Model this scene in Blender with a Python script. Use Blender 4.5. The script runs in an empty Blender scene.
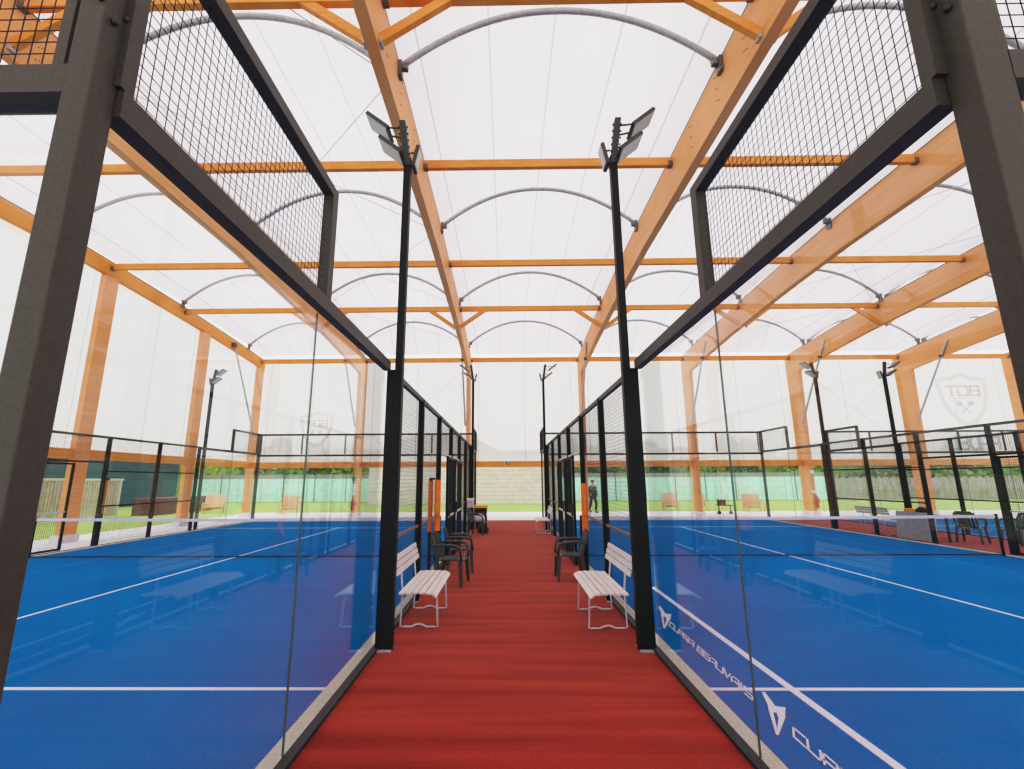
import bpy, math, random
from mathutils import Vector, Matrix
random.seed(7)
SC = bpy.context.scene
COL = SC.collection
PI = math.pi

# ------------------------------------------------------------------ helpers
class MB:
    """collects faces, builds ONE mesh object"""
    def __init__(s): s.v = []; s.f = []; s.m = []; s.uv = {}
    def quad(s, *p, mi=0):
        b = len(s.v); s.v += [tuple(q) for q in p]; s.f.append(tuple(range(b, b + len(p)))); s.m.append(mi); return s
    def box(s, x0, x1, y0, y1, z0, z1, mi=0):
        if x0 > x1: x0, x1 = x1, x0
        if y0 > y1: y0, y1 = y1, y0
        if z0 > z1: z0, z1 = z1, z0
        b = len(s.v)
        s.v += [(x0,y0,z0),(x1,y0,z0),(x1,y1,z0),(x0,y1,z0),(x0,y0,z1),(x1,y0,z1),(x1,y1,z1),(x0,y1,z1)]
        for q in ((0,3,2,1),(4,5,6,7),(0,1,5,4),(1,2,6,5),(2,3,7,6),(3,0,4,7)):
            s.f.append(tuple(b + i for i in q)); s.m.append(mi)
        return s
    def obox(s, c, ax, ay, az, mi=0):
        """oriented box: centre + three half vectors"""
        c = Vector(c); ax = Vector(ax); ay = Vector(ay); az = Vector(az); b = len(s.v)
        for k in (-1, 1):
            for (i, j) in ((-1,-1),(1,-1),(1,1),(-1,1)): s.v.append(tuple(c + ax*i + ay*j + az*k))
        for q in ((0,3,2,1),(4,5,6,7),(0,1,5,4),(1,2,6,5),(2,3,7,6),(3,0,4,7)):
            s.f.append(tuple(b + i for i in q)); s.m.append(mi)
        return s
    def bar(s, p, q, w, h=None, up=(0,0,1), mi=0):
        """rectangular bar between two points, w across, h along up"""
        h = h or w; p = Vector(p); q = Vector(q); d = (q - p)
        u = Vector(up); a = d.cross(u)
        if a.length < 1e-6: a = d.cross(Vector((1,0,0)))
        a.normalize(); b = a.cross(d).normalized()
        return s.obox((p + q)/2, d/2, a*w/2, b*h/2, mi)
    def tube(s, pts, r, n=10, mi=0, cap=True):
        pts = [Vector(p) for p in pts]; rr = r if isinstance(r, (list, tuple)) else [r]*len(pts)
        rings = []; last = None
        for i, p in enumerate(pts):
            d = (pts[min(i+1, len(pts)-1)] - pts[max(i-1, 0)]).normalized()
            if last is None:
                a = d.cross(Vector((0,0,1)))
                if a.length < 1e-3: a = d.cross(Vector((0,1,0)))
            else: a = last - d*last.dot(d)
            a.normalize(); last = a; c = d.cross(a); b0 = len(s.v)
            for k in range(n):
                t = 2*PI*k/n; s.v.append(tuple(p + (a*math.cos(t) + c*math.sin(t))*rr[i]))
            rings.append(b0)
        for i in range(len(rings)-1):
            for k in range(n):
                s.f.append((rings[i]+k, rings[i]+(k+1)%n, rings[i+1]+(k+1)%n, rings[i+1]+k)); s.m.append(mi)
        if cap:
            s.f.append(tuple(rings[0]+k for k in range(n))[::-1]); s.m.append(mi)
            s.f.append(tuple(rings[-1]+k for k in range(n))); s.m.append(mi)
        return s
    def prism(s, poly, fn, mi=0):
        """poly: list of 2D pts; fn(a,b,k) -> 3D, k 0/1 for the two sides"""
        n = len(poly); b = len(s.v)
        for k in (0, 1):
            for (x, y) in poly: s.v.append(tuple(fn(x, y, k)))
        s.f.append(tuple(b+i for i in range(n))[::-1]); s.m.append(mi)
        s.f.append(tuple(b+n+i for i in range(n))); s.m.append(mi)
        for i in range(n):
            s.f.append((b+i, b+(i+1)%n, b+n+(i+1)%n, b+n+i)); s.m.append(mi)
        return s
    def lathe(s, prof, c=(0,0,0), n=20, mi=0, sx=1, sy=1):
        b = len(s.v)
        for (r, z) in prof:
            for k in range(n):
                t = 2*PI*k/n; s.v.append((c[0]+r*sx*math.cos(t), c[1]+r*sy*math.sin(t), c[2]+z))
        for i in range(len(prof)-1):
            for k in range(n):
                s.f.append((b+i*n+k, b+i*n+(k+1)%n, b+(i+1)*n+(k+1)%n, b+(i+1)*n+k)); s.m.append(mi)
        s.f.append(tuple(b+k for k in range(n))[::-1]); s.m.append(mi)
        s.f.append(tuple(b+(len(prof)-1)*n+k for k in range(n))); s.m.append(mi)
        return s
    def build(s, name, mat, parent=None, smooth=False, bevel=0, loc=None):
        me = bpy.data.meshes.new(name); me.from_pydata(s.v, [], s.f)
        mats = mat if isinstance(mat, (list, tuple)) else [mat]
        for m in mats: me.materials.append(m)
        for i, p in enumerate(me.polygons):
            p.material_index = s.m[i]; p.use_smooth = smooth
        me.update()
        o = bpy.data.objects.new(name, me); COL.objects.link(o)
        if parent: o.parent = parent
        if loc: o.location = loc
        if bevel:
            b = o.modifiers.new('bevel', 'BEVEL'); b.width = bevel; b.segments = 2; b.limit_method = 'ANGLE'
        return o

def tag(o, label=None, cat=None, group=None, kind=None):
    if label: o['label'] = label
    if cat: o['category'] = cat
    if group: o['group'] = group
    if kind: o['kind'] = kind
    return o
def thing(name, label, cat, loc=(0,0,0), rz=0, group=None):
    o = bpy.data.objects.new(name, None); COL.objects.link(o); o.location = loc; o.rotation_euler = (0,0,rz)
    o.empty_display_size = .1
    return tag(o, label, cat, group)
def struct(o): o['kind'] = 'structure'; return o
def dup(root, loc, rz=0, label=None, group=None, scale=None):
    def cp(o, par):
        c = o.copy(); COL.objects.link(c)
        if par: c.parent = par
        for ch in [x for x in bpy.data.objects if x.parent == o]: cp(ch, c)
        return c
    r = cp(root, None); r.location = loc; r.rotation_euler = (0,0,rz)
    if scale: r.scale = scale
    if label: r['label'] = label
    if group: r['group'] = group
    return r

# ------------------------------------------------------------------ materials
def lin(c):
    return tuple(((x/255)/12.92 if x/255 <= .04045 else ((x/255+.055)/1.055)**2.4) for x in c) + (1,)
def mat(name, c, rough=.6, metal=0, c2=None, scale=8, stretch=(1,1,1), bump=0, bscale=None, spec=.5, coords='Object', detail=4, lo=.35, hi=.65):
    m = bpy.data.materials.new(name); m.use_nodes = True; nt = m.node_tree; N = nt.nodes; L = nt.links
    b = N['Principled BSDF']; b.inputs['Roughness'].default_value = rough; b.inputs['Metallic'].default_value = metal
    b.inputs['Specular IOR Level'].default_value = spec
    col = c if len(c) == 4 else lin(c)
    tc = N.new('ShaderNodeTexCoord'); mp = N.new('ShaderNodeMapping'); mp.inputs['Scale'].default_value = stretch
    L.new(tc.outputs[coords], mp.inputs['Vector'])
    nz = N.new('ShaderNodeTexNoise'); nz.inputs['Scale'].default_value = scale; nz.inputs['Detail'].default_value = detail
    L.new(mp.outputs['Vector'], nz.inputs['Vector'])
    cr = N.new('ShaderNodeValToRGB'); cr.color_ramp.elements[0].position = lo; cr.color_ramp.elements[1].position = hi
    cr.color_ramp.elements[0].color = col
    cc = (c2 if len(c2) == 4 else lin(c2)) if c2 else tuple(min(1, x*1.12) for x in col[:3]) + (1,)
    cr.color_ramp.elements[1].color = cc
    L.new(nz.outputs['Fac'], cr.inputs['Fac']); L.new(cr.outputs['Color'], b.inputs['Base Color'])
    if bump:
        bp = N.new('ShaderNodeBump'); bp.inputs['Strength'].default_value = bump; bp.inputs['Distance'].default_value = .01
        if bscale:
            n2 = N.new('ShaderNodeTexNoise'); n2.inputs['Scale'].default_value = bscale; L.new(tc.outputs[coords], n2.inputs['Vector']); L.new(n2.outputs['Fac'], bp.inputs['Height'])
        else: L.new(nz.outputs['Fac'], bp.inputs['Height'])
        L.new(bp.outputs['Normal'], b.inputs['Normal'])
    return m
M = {}
M['steel']  = mat('black powder coated steel', (7,15,14), .5, 0, (10,18,17), 20, spec=.25)
M['steel2'] = mat('dark grey powder coated steel', (64,61,55), .5, 0, (72,69,62), 60, spec=.4)
M['wire']   = mat('black wire', (26,26,30), .6)
M['rail']   = mat('rail with painted brown highlight', (150,118,108), .5, 0, (110,80,72), 6)  # brown highlight on the dark mid rail is put into its base colour
M['pale']   = mat('pale galvanised bar', (196,200,186), .5)
M['galv']   = mat('galvanised steel', (172,178,180), .45, .15, (192,196,198), 14)
M['kerb']   = mat('pale concrete kerb', (214,206,192), .85, 0, (196,188,174), 40)
M['orange'] = mat('orange padding', (245,120,20), .5, 0, (255,132,30), 5)
M['blackp'] = mat('black plastic', (38,40,38), .45, 0, (48,50,47), 10)
M['chair']  = mat('dark green black resin', (44,48,45), .4, 0, (62,66,62), 12, spec=.6)
M['slat']   = mat('white painted slat', (222,212,208), .45, 0, (235,226,222), 6, (1,8,1))
M['tubew']  = mat('silver tube', (200,200,206), .3, .3)
M['yellow'] = mat('yellow lid', (250,170,10), .45)
M['towel']  = mat('pale towel', (225,222,224), .9, 0, (200,190,190), 9)
M['red']    = mat('red plastic', (190,30,30), .45)
M['white']  = mat('white plastic', (235,235,235), .5)
M['greens'] = mat('green sign', (40,150,90), .5)
M['panelg'] = mat('grey board', (176,178,184), .7, 0, (190,192,196), 10)
M['line']   = mat('white court line', (232,230,240), .8, 0, (214,214,230), 60)
M['concrete'] = mat('light concrete', (222,218,220), .9, 0, (232,228,232), 1.5, bump=.1)
M['skin']   = mat('skin', (205,150,125), .6)
M['hair']   = mat('dark hair', (50,38,32), .8)
M['cloth']  = mat('charcoal cloth', (58,62,64), .9, 0, (74,78,78), 9)
M['cloth2'] = mat('dark navy cloth', (44,48,56), .9)
M['garden'] = mat('light garden wood', (228,188,150), .7, 0, (238,204,170), 6, (1,1,8))
M['blockw'] = mat('grey block', (150,146,138), .9)
M['bluedark'] = mat('dark blue cladding', (60,84,98), .7, 0, (70,94,106), .8, (1,1,6))
M['darkmetal'] = mat('dark lamp housing', (60,64,60), .4, .2)
M['bracket'] = mat('grey steel bracket', (96,98,96), .45, .3, (120,122,120), 12)
M['lens']   = mat('lamp lens', (205,208,204), .15, 0, (190,194,190), 30)
M['trunk']  = mat('bark', (90,74,58), .9, 0, (64,52,42), 10, (1,1,.3), bump=.4)
M['roofg']  = mat('grey roofing', (84,86,94), .8)
M['bag']    = mat('dark bag fabric', (40,42,46), .8)

def wood(name, c1, c2):
    m = bpy.data.materials.new(name); m.use_nodes = True; nt = m.node_tree; N = nt.nodes; L = nt.links
    b = N['Principled BSDF']; b.inputs['Roughness'].default_value = .55; b.inputs['Specular IOR Level'].default_value = .35
    tc = N.new('ShaderNodeTexCoord'); mp = N.new('ShaderNodeMapping'); mp.inputs['Scale'].default_value = (1.2, .35, 9)
    L.new(tc.outputs['Object'], mp.inputs['Vector'])
    nz = N.new('ShaderNodeTexNoise'); nz.inputs['Scale'].default_value = 2.2; nz.inputs['Detail'].default_value = 6; L.new(mp.outputs['Vector'], nz.inputs['Vector'])
    n3 = N.new('ShaderNodeTexNoise'); n3.inputs['Scale'].default_value = .6; L.new(tc.outputs['Object'], n3.inputs['Vector'])
    ad = N.new('ShaderNodeMath'); ad.operation = 'ADD'; L.new(nz.outputs['Fac'], ad.inputs[0]); L.new(n3.outputs['Fac'], ad.inputs[1])
    mu = N.new('ShaderNodeMath'); mu.operation = 'MULTIPLY'; mu.inputs[1].default_value = .5; L.new(ad.outputs[0], mu.inputs[0])
    cr = N.new('ShaderNodeValToRGB'); cr.color_ramp.elements[0].position = .35; cr.color_ramp.elements[1].position = .62
    cr.color_ramp.elements[0].color = lin(c1); cr.color_ramp.elements[1].color = lin(c2)
    L.new(mu.outputs[0], cr.inputs['Fac']); L.new(cr.outputs['Color'], b.inputs['Base Color'])
    return m
M['wood'] = wood('glued laminated timber', (228,140,58), (244,168,88))
M['woodr'] = wood('rafter timber', (230,158,96), (244,180,122))
M['woodc'] = wood('column timber', (228,150,88), (240,174,118))  # paler than the beams: the wash of glass reflections is put into this colour

def carpet():
    m = bpy.data.materials.new('red carpet'); m.use_nodes = True; nt = m.node_tree; N = nt.nodes; L = nt.links
    b = N['Principled BSDF']; b.inputs['Roughness'].default_value = .95; b.inputs['Specular IOR Level'].default_value = .03
    tc = N.new('ShaderNodeTexCoord')
    mp = N.new('ShaderNodeMapping'); mp.inputs['Scale'].default_value = (.25, 3.4, 1); L.new(tc.outputs['Object'], mp.inputs['Vector'])
    n1 = N.new('ShaderNodeTexNoise'); n1.inputs['Scale'].default_value = 1.6; n1.inputs['Detail'].default_value = 5; L.new(mp.outputs['Vector'], n1.inputs['Vector'])
    n2 = N.new('ShaderNodeTexNoise'); n2.inputs['Scale'].default_value = 70; n2.inputs['Detail'].default_value = 3; L.new(tc.outputs['Object'], n2.inputs['Vector'])
    b.inputs['Sheen Weight'].default_value = .35; b.inputs['Sheen Roughness'].default_value = .35; b.inputs['Sheen Tint'].default_value = (1,.55,.45,1)
    c1 = N.new('ShaderNodeValToRGB'); c1.color_ramp.elements[0].position = .3; c1.color_ramp.elements[1].position = .7
    c1.color_ramp.elements[0].color = lin((136,36,33)); c1.color_ramp.elements[1].color = lin((180,62,50)); L.new(n1.outputs['Fac'], c1.inputs['Fac'])
    mx = N.new('ShaderNodeMixRGB'); mx.blend_type = 'MULTIPLY'; mx.inputs['Fac'].default_value = .6
    c2 = N.new('ShaderNodeValToRGB'); c2.color_ramp.elements[0].position = .3; c2.color_ramp.elements[1].position = .7
    c2.color_ramp.elements[0].color = (.45,.45,.45,1); c2.color_ramp.elements[1].color = (1,1,1,1); L.new(n2.outputs['Fac'], c2.inputs['Fac'])
    L.new(c1.outputs['Color'], mx.inputs[1]); L.new(c2.outputs['Color'], mx.inputs[2]); L.new(mx.outputs[0], b.inputs['Base Color'])
    bp = N.new('ShaderNodeBump'); bp.inputs['Strength'].default_value = .4; bp.inputs['Distance'].default_value = .006; L.new(n2.outputs['Fac'], bp.inputs['Height']); L.new(bp.outputs['Normal'], b.inputs['Normal'])
    return m
M['carpet'] = carpet()
def turf(name, c1, c2):
    m = bpy.data.materials.new(name); m.use_nodes = True; nt = m.node_tree; N = nt.nodes; L = nt.links
    b = N['Principled BSDF']; b.inputs['Roughness'].default_value = .95; b.inputs['Specular IOR Level'].default_value = .02; b.inputs['Sheen Weight'].default_value = .05; b.inputs['Sheen Roughness'].default_value = .3; b.inputs['Sheen Tint'].default_value = (.3,.8,1,1)
    tc = N.new('ShaderNodeTexCoord')
    n1 = N.new('ShaderNodeTexNoise'); n1.inputs['Scale'].default_value = .5; n1.inputs['Detail'].default_value = 3; L.new(tc.outputs['Object'], n1.inputs['Vector'])
    n2 = N.new('ShaderNodeTexNoise'); n2.inputs['Scale'].default_value = 55; n2.inputs['Detail'].default_value = 3; L.new(tc.outputs['Object'], n2.inputs['Vector'])
    c = N.new('ShaderNodeValToRGB'); c.color_ramp.elements[0].position = .3; c.color_ramp.elements[1].position = .7
    c.color_ramp.elements[0].color = lin(c1); c.color_ramp.elements[1].color = lin(c2); L.new(n1.outputs['Fac'], c.inputs['Fac'])
    d = N.new('ShaderNodeValToRGB'); d.color_ramp.elements[0].position = .3; d.color_ramp.elements[1].position = .7
    d.color_ramp.elements[0].color = (.72,.72,.72,1); d.color_ramp.elements[1].color = (1,1,1,1); L.new(n2.outputs['Fac'], d.inputs['Fac'])
    mx = N.new('ShaderNodeMixRGB'); mx.blend_type = 'MULTIPLY'; mx.inputs['Fac'].default_value = 1
    L.new(c.outputs['Color'], mx.inputs[1]); L.new(d.outputs['Color'], mx.inputs[2]); L.new(mx.outputs[0], b.inputs['Base Color'])
    return m
M['turf'] = turf('blue turf', (0,108,178), (0,120,190))
M['grass'] = mat('grass', (166,188,104), .9, 0, (140,168,80), 3, detail=8, bump=.3, bscale=60)

def glass(name, tint, f0=.045, edge=False):
    m = bpy.data.materials.new(name); m.use_nodes = True; nt = m.node_tree; N = nt.nodes; L = nt.links
    N.remove(N['Principled BSDF']); out = N['Material Output']
    tr = N.new('ShaderNodeBsdfTransparent'); tr.inputs['Color'].default_value = tint
    gl = N.new('ShaderNodeBsdfGlossy'); gl.inputs['Roughness'].default_value = 0.0; gl.inputs['Color'].default_value = (1,1,1,1)
    lw = N.new('ShaderNodeLayerWeight'); lw.inputs['Blend'].default_value = .5
    pw = N.new('ShaderNodeMath'); pw.operation = 'POWER'; pw.inputs[1].default_value = 5; L.new(lw.outputs['Facing'], pw.inputs[0])
    ma = N.new('ShaderNodeMath'); ma.operation = 'MULTIPLY_ADD'; ma.inputs[1].default_value = 1 - f0; ma.inputs[2].default_value = f0; L.new(pw.outputs[0], ma.inputs[0])
    mx = N.new('ShaderNodeMixShader'); L.new(ma.outputs[0], mx.inputs['Fac']); L.new(tr.outputs[0], mx.inputs[1]); L.new(gl.outputs[0], mx.inputs[2])
    L.new(mx.outputs[0], out.inputs['Surface'])
    return m
M['glass'] = glass('clear toughened glass', (.982,.988,.988,1), .023)
M['seal'] = mat('dark green glass edge', (70,92,84), .3)

def membrane(name, seams, trans=.10, ca=(.80,.73,.758,1), cb=(.85,.78,.808,1)):
    """translucent white fabric with stitched seams across uv.x"""
    m = bpy.data.materials.new(name); m.use_nodes = True; nt = m.node_tree; N = nt.nodes; L = nt.links
    N.remove(N['Principled BSDF']); out = N['Material Output']
    uv = N.new('ShaderNodeUVMap'); sp = N.new('ShaderNodeSeparateXYZ'); L.new(uv.outputs[0], sp.inputs[0])
    last = None
    for s in seams:
        a = N.new('ShaderNodeMath'); a.operation = 'SUBTRACT'; a.inputs[1].default_value = s; L.new(sp.outputs['X'], a.inputs[0])
        b = N.new('ShaderNodeMath'); b.operation = 'ABSOLUTE'; L.new(a.outputs[0], b.inputs[0])
        c = N.new('ShaderNodeMath'); c.operation = 'LESS_THAN'; c.inputs[1].default_value = .0028; L.new(b.outputs[0], c.inputs[0])
        if last is None: last = c
        else:
            d = N.new('ShaderNodeMath'); d.operation = 'MAXIMUM'; L.new(last.outputs[0], d.inputs[0]); L.new(c.outputs[0], d.inputs[1]); last = d
    tc = N.new('ShaderNodeTexCoord'); nz = N.new('ShaderNodeTexNoise'); nz.inputs['Scale'].default_value = .45; nz.inputs['Detail'].default_value = 5; L.new(tc.outputs['Object'], nz.inputs['Vector'])
    cr = N.new('ShaderNodeValToRGB'); cr.color_ramp.elements[0].position = .3; cr.color_ramp.elements[1].position = .7
    cr.color_ramp.elements[0].color = ca; cr.color_ramp.elements[1].color = cb; L.new(nz.outputs['Fac'], cr.inputs['Fac'])
    mc = N.new('ShaderNodeMixRGB'); L.new(last.outputs[0], mc.inputs['Fac']); L.new(cr.outputs['Color'], mc.inputs[1]); mc.inputs[2].default_value = (.56,.50,.46,1)
    tl = N.new('ShaderNodeBsdfTranslucent'); L.new(mc.outputs[0], tl.inputs['Color'])
    df = N.new('ShaderNodeBsdfDiffuse'); L.new(mc.outputs[0], df.inputs['Color'])
    m1 = N.new('ShaderNodeMixShader'); m1.inputs['Fac'].default_value = .30; L.new(tl.outputs[0], m1.inputs[1]); L.new(df.outputs[0], m1.inputs[2])
    tr = N.new('ShaderNodeBsdfTransparent'); m2 = N.new('ShaderNodeMixShader'); m2.inputs['Fac'].default_value = trans
    L.new(m1.outputs[0], m2.inputs[1]); L.new(tr.outputs[0], m2.inputs[2]); L.new(m2.outputs[0], out.inputs['Surface'])
    return m
M['roofm'] = membrane('roof membrane', [.07,.285,.5,.715,.93], .06)
M['wallm'] = membrane('wall membrane', [.08,.5,.92], .17, (.92,.865,.90,1), (.96,.905,.94,1))

def stripes(name, c1, c2, axis, freq, thr=.12, rough=.85, other=None):
    m = bpy.data.materials.new(name); m.use_nodes = True; nt = m.node_tree; N = nt.nodes; L = nt.links
    b = N['Principled BSDF']; b.inputs['Roughness'].default_value = rough
    tc = N.new('ShaderNodeTexCoord'); sp = N.new('ShaderNodeSeparateXYZ'); L.new(tc.outputs['Object'], sp.inputs[0])
    def ln(ax, fr):
        a = N.new('ShaderNodeMath'); a.operation = 'MULTIPLY'; a.inputs[1].default_value = fr; L.new(sp.outputs[ax], a.inputs[0])
        f = N.new('ShaderNodeMath'); f.operation = 'FRACT'; L.new(a.outputs[0], f.inputs[0])
        l = N.new('ShaderNodeMath'); l.operation = 'LESS_THAN'; l.inputs[1].default_value = thr; L.new(f.outputs[0], l.inputs[0]); return l
    l = ln(axis, freq)
    if other:
        l2 = ln(*other); x = N.new('ShaderNodeMath'); x.operation = 'MAXIMUM'; L.new(l.outputs[0], x.inputs[0]); L.new(l2.outputs[0], x.inputs[1]); l = x
    nz = N.new('ShaderNodeTexNoise'); nz.inputs['Scale'].default_value = 2.5; nz.inputs['Detail'].default_value = 6; L.new(tc.outputs['Object'], nz.inputs['Vector'])
    cr = N.new('ShaderNodeValToRGB'); cr.color_ramp.elements[0].position = .3; cr.color_ramp.elements[1].position = .7
    cr.color_ramp.elements[0].color = lin(c1); cr.color_ramp.elements[1].color = tuple(min(1, q*1.25) for q in lin(c1)[:3]) + (1,); L.new(nz.outputs['Fac'], cr.inputs['Fac'])
    mx = N.new('ShaderNodeMixRGB'); L.new(l.outputs[0], mx.inputs['Fac']); L.new(cr.outputs['Color'], mx.inputs[1]); mx.inputs[2].default_value = lin(c2)
    L.new(mx.outputs[0], b.inputs['Base Color'])
    return m
M['block'] = stripes('grey block masonry', (214,203,198), (200,189,184), 'Z', 3.3, .12)
M['screen'] = stripes('green windscreen mesh', (184,226,216), (158,206,196), 'X', .5, .04, other=('Z', 1.9))
def leafmat(name, c1, c2):
    return mat(name, c1, .7, 0, c2, 1.2, detail=6)
M['leafd'] = leafmat('dark leaves', (92,132,76), (136,168,92))
M['leafl'] = leafmat('light leaves', (150,176,80), (112,150,66))

# ------------------------------------------------------------------ world, camera
w = bpy.data.worlds.new('overcast'); SC.world = w; w.use_nodes = True
nt = w.node_tree; bg = nt.nodes['Background']
tc = nt.nodes.new('ShaderNodeTexCoord'); sp = nt.nodes.new('ShaderNodeSeparateXYZ'); nt.links.new(tc.outputs['Generated'], sp.inputs[0])
cr = nt.nodes.new('ShaderNodeValToRGB'); cr.color_ramp.elements[0].position = 0; cr.color_ramp.elements[1].position = 1
cr.color_ramp.elements[0].color = (.93,.95,1,1); cr.color_ramp.elements[1].color = (1,1,1,1)
nt.links.new(sp.outputs['Z'], cr.inputs['Fac']); nt.links.new(cr.outputs['Color'], bg.inputs['Color'])
bg.inputs['Strength'].default_value = 1.7

cam_d = bpy.data.cameras.new('camera'); cam = bpy.data.objects.new('camera', cam_d); COL.objects.link(cam); SC.camera = cam
pitch, yaw, roll, CH, FPX = .2025, -.0121, -.0046, 1.7427, 465.343
cy_, sy_ = math.cos(yaw), math.sin(yaw); cp_, sp_ = math.cos(pitch), math.sin(pitch)
F = Vector((sy_*cp_, cy_*cp_, sp_)); R = Vector((cy_, -sy_, 0)); U = R.cross(F)
R2 = R*math.cos(roll) + U*math.sin(roll); U2 = -R*math.sin(roll) + U*math.cos(roll)
mw = Matrix((R2, U2, -F)).transposed().to_4x4(); mw.translation = Vector((0,0,CH)); cam.matrix_world = mw
cam_d.sensor_width = 36; cam_d.lens = FPX/1024*36; cam_d.shift_x = 11.15/1024; cam_d.shift_y = .34/1024
cam_d.clip_start = .05; cam_d.clip_end = 300
SC.view_settings.view_transform = 'Standard'; SC.view_settings.look = 'None'; SC.view_settings.exposure = 0
vs = SC.view_settings; vs.use_curve_mapping = True; cm = vs.curve_mapping
cm.white_level = (1.8, 1.8, 1.8); cv = cm.curves[3]
for x_, y_ in ((.06/1.8, .05), (.25/1.8, .27), (.5/1.8, .52), (.75/1.8, .70), (1.0/1.8, .80), (1.35/1.8, .86)): cv.points.new(x_, y_)
cv.points[0].location = (0, .001); cv.points[-1].location = (1, .90); cm.update()
SC.cycles.use_denoising = True; SC.cycles.max_bounces = 9; SC.cycles.diffuse_bounces = 5; SC.cycles.glossy_bounces = 3
SC.cycles.transparent_max_bounces = 40; SC.cycles.caustics_reflective = False; SC.cycles.caustics_refractive = False

sun_d = bpy.data.lights.new('sun', 'SUN'); sun = bpy.data.objects.new('sun', sun_d); COL.objects.link(sun)
sun_d.energy = .5; sun_d.angle = 1.0; sun.rotation_euler = (math.radians(25), math.radians(12), 0)

# ------------------------------------------------------------------ ground and floors
YC = 1.354
LG, RG = -1.44, 1.58             # glass planes beside the walkway
LGo, RGo = -11.38, 11.50         # far side of each court
TG, TGo = 14.47, 24.4            # third court
struct(MB().box(-80, 90, -40, 120, -.4, -.03).build('ground', M['grass']))
struct(MB().box(-14.6, 40, -16, 27.4, -.2, -.015).build('floor', M['concrete']))
struct(MB().box(LG+.06, RG-.06, -3, YC+20.2, -.02, 0).build('floor_carpet', M['carpet']))
struct(MB().box(RGo+.1, TG-.1, -3, YC+20.2, -.02, 0).build('floor_carpet_right', M['carpet']))

def court(label, x0, x1):
    t = thing('court_turf', label, 'court', ((x0+x1)/2, YC+10, 0))
    hw = (x1-x0)/2
    MB().box(-hw, hw, -10, 10, -.02, 0).build('turf', M['turf'], t)
    for y in (-6.95, 6.95):
        MB().box(-hw+.12, hw-.12, y-.025, y+.025, 0, .004).build('service_line', M['line'], t)
    MB().box(-.025, .025, -7.1, 7.1, 0, .004).build('centre_line', M['line'], t)
    return t
cL = court('blue turf court on the left of the central red walkway', LGo, LG)
cR = court('blue turf court right of the walkway with white lettering along its edge', RG, RGo)
cT = court('blue turf court farthest right, beyond the second red walkway', TG, TGo)

# extra side line + lettering of the right court, child coordinates relative to the court centre
cx0, cy0 = (RG+RGo)/2, YC+10
MB().box(2.36-cx0, 2.43-cx0, -9.9, -3.1, 0, .005).build('side_line', M['line'], cR)
# wide geometric capitals as strokes on a 1 x 1 cell
G = {'C': [((1,1),(0,1)),((0,1),(0,0)),((0,0),(1,0))],
     'U': [((0,1),(0,0)),((0,0),(1,0)),((1,0),(1,1))],
     'P': [((0,0),(0,1)),((0,1),(1,1)),((1,1),(1,.42)),((1,.42),(0,.42))],
     'R': [((0,0),(0,1)),((0,1),(1,1)),((1,1),(1,.45)),((1,.45),(0,.45)),((.45,.45),(1,0))],
     'A': [((0,0),(0,.72)),((0,.72),(.3,1)),((.3,1),(1,1)),((1,1),(1,0)),((.35,.4),(1,.4))],
     'B': [((0,0),(0,1)),((0,1),(.9,1)),((.9,1),(.9,.5)),((0,.5),(1,.5)),((1,.5),(1,0)),((1,0),(0,0))],
     'E': [((1,1),(0,1)),((0,1),(0,0)),((0,0),(1,0)),((0,.5),(.9,.5))],
     'V': [((0,1),(.5,0)),((.5,0),(1,1))],
     'I': [((.5,0),(.5,1))],
     'S': [((1,1),(0,1)),((0,1),(0,.5)),((0,.5),(1,.5)),((1,.5),(1,0)),((1,0),(0,0))],
     'T': [((0,1),(1,1)),((.5,1),(.5,0))],
     'O': [((0,0),(0,1)),((0,1),(1,1)),((1,1),(1,0)),((1,0),(0,0))],
     'D': [((0,0),(0,1)),((0,1),(.7,1)),((.7,1),(1,.7)),((1,.7),(1,.3)),((1,.3),(.7,0)),((.7,0),(0,0))],
     'L': [((0,1),(0,0)),((0,0),(1,0))]}
def letters(text, pitch, lw, fn, t=.12, wid=.78, slant=.25):
    """fn(a,b,k): a along the text in metres, b upward (0..1 of height)"""
    mb = MB(); a0 = 0
    for ch in text:
        if ch == ' ': a0 += pitch*.55; continue
        cw = pitch*wid*(.35 if ch == 'I' else 1)
        for (p, q) in G[ch]:
            (x1, y1), (x2, y2) = p, q
            X1, X2 = a0 + x1*cw + slant*lw*y1, a0 + x2*cw + slant*lw*y2; Y1, Y2 = y1*lw, y2*lw
            d = Vector((X2-X1, Y2-Y1)); d.normalize(); n = Vector((-d.y, d.x))*lw*t/1.0; e = d*lw*t
            poly = [(X1-e.x-n.x, Y1-e.y-n.y), (X2+e.x-n.x, Y2+e.y-n.y), (X2+e.x+n.x, Y2+e.y+n.y), (X1-e.x+n.x, Y1-e.y+n.y)]
            mb.prism(poly, fn)
        a0 += pitch*(.5 if ch == 'I' else 1)
    return mb
def onfloor(y0, x0):
    return lambda a, b, k: (x0 + b - cx0, y0 - a - cy0, .0045 + .0015*k)
letters('CUPRA BEAUVAIS', .152, .066, onfloor(6.31-.16, 1.958), t=.1, slant=-2.2, wid=.86).build('lettering', M['line'], cR)
letters('CUPRA BEAUVAIS', .158, .07, onfloor(3.78-.13, 1.962), t=.1, slant=-1.8, wid=.84).build('lettering', M['line'], cR)
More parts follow.
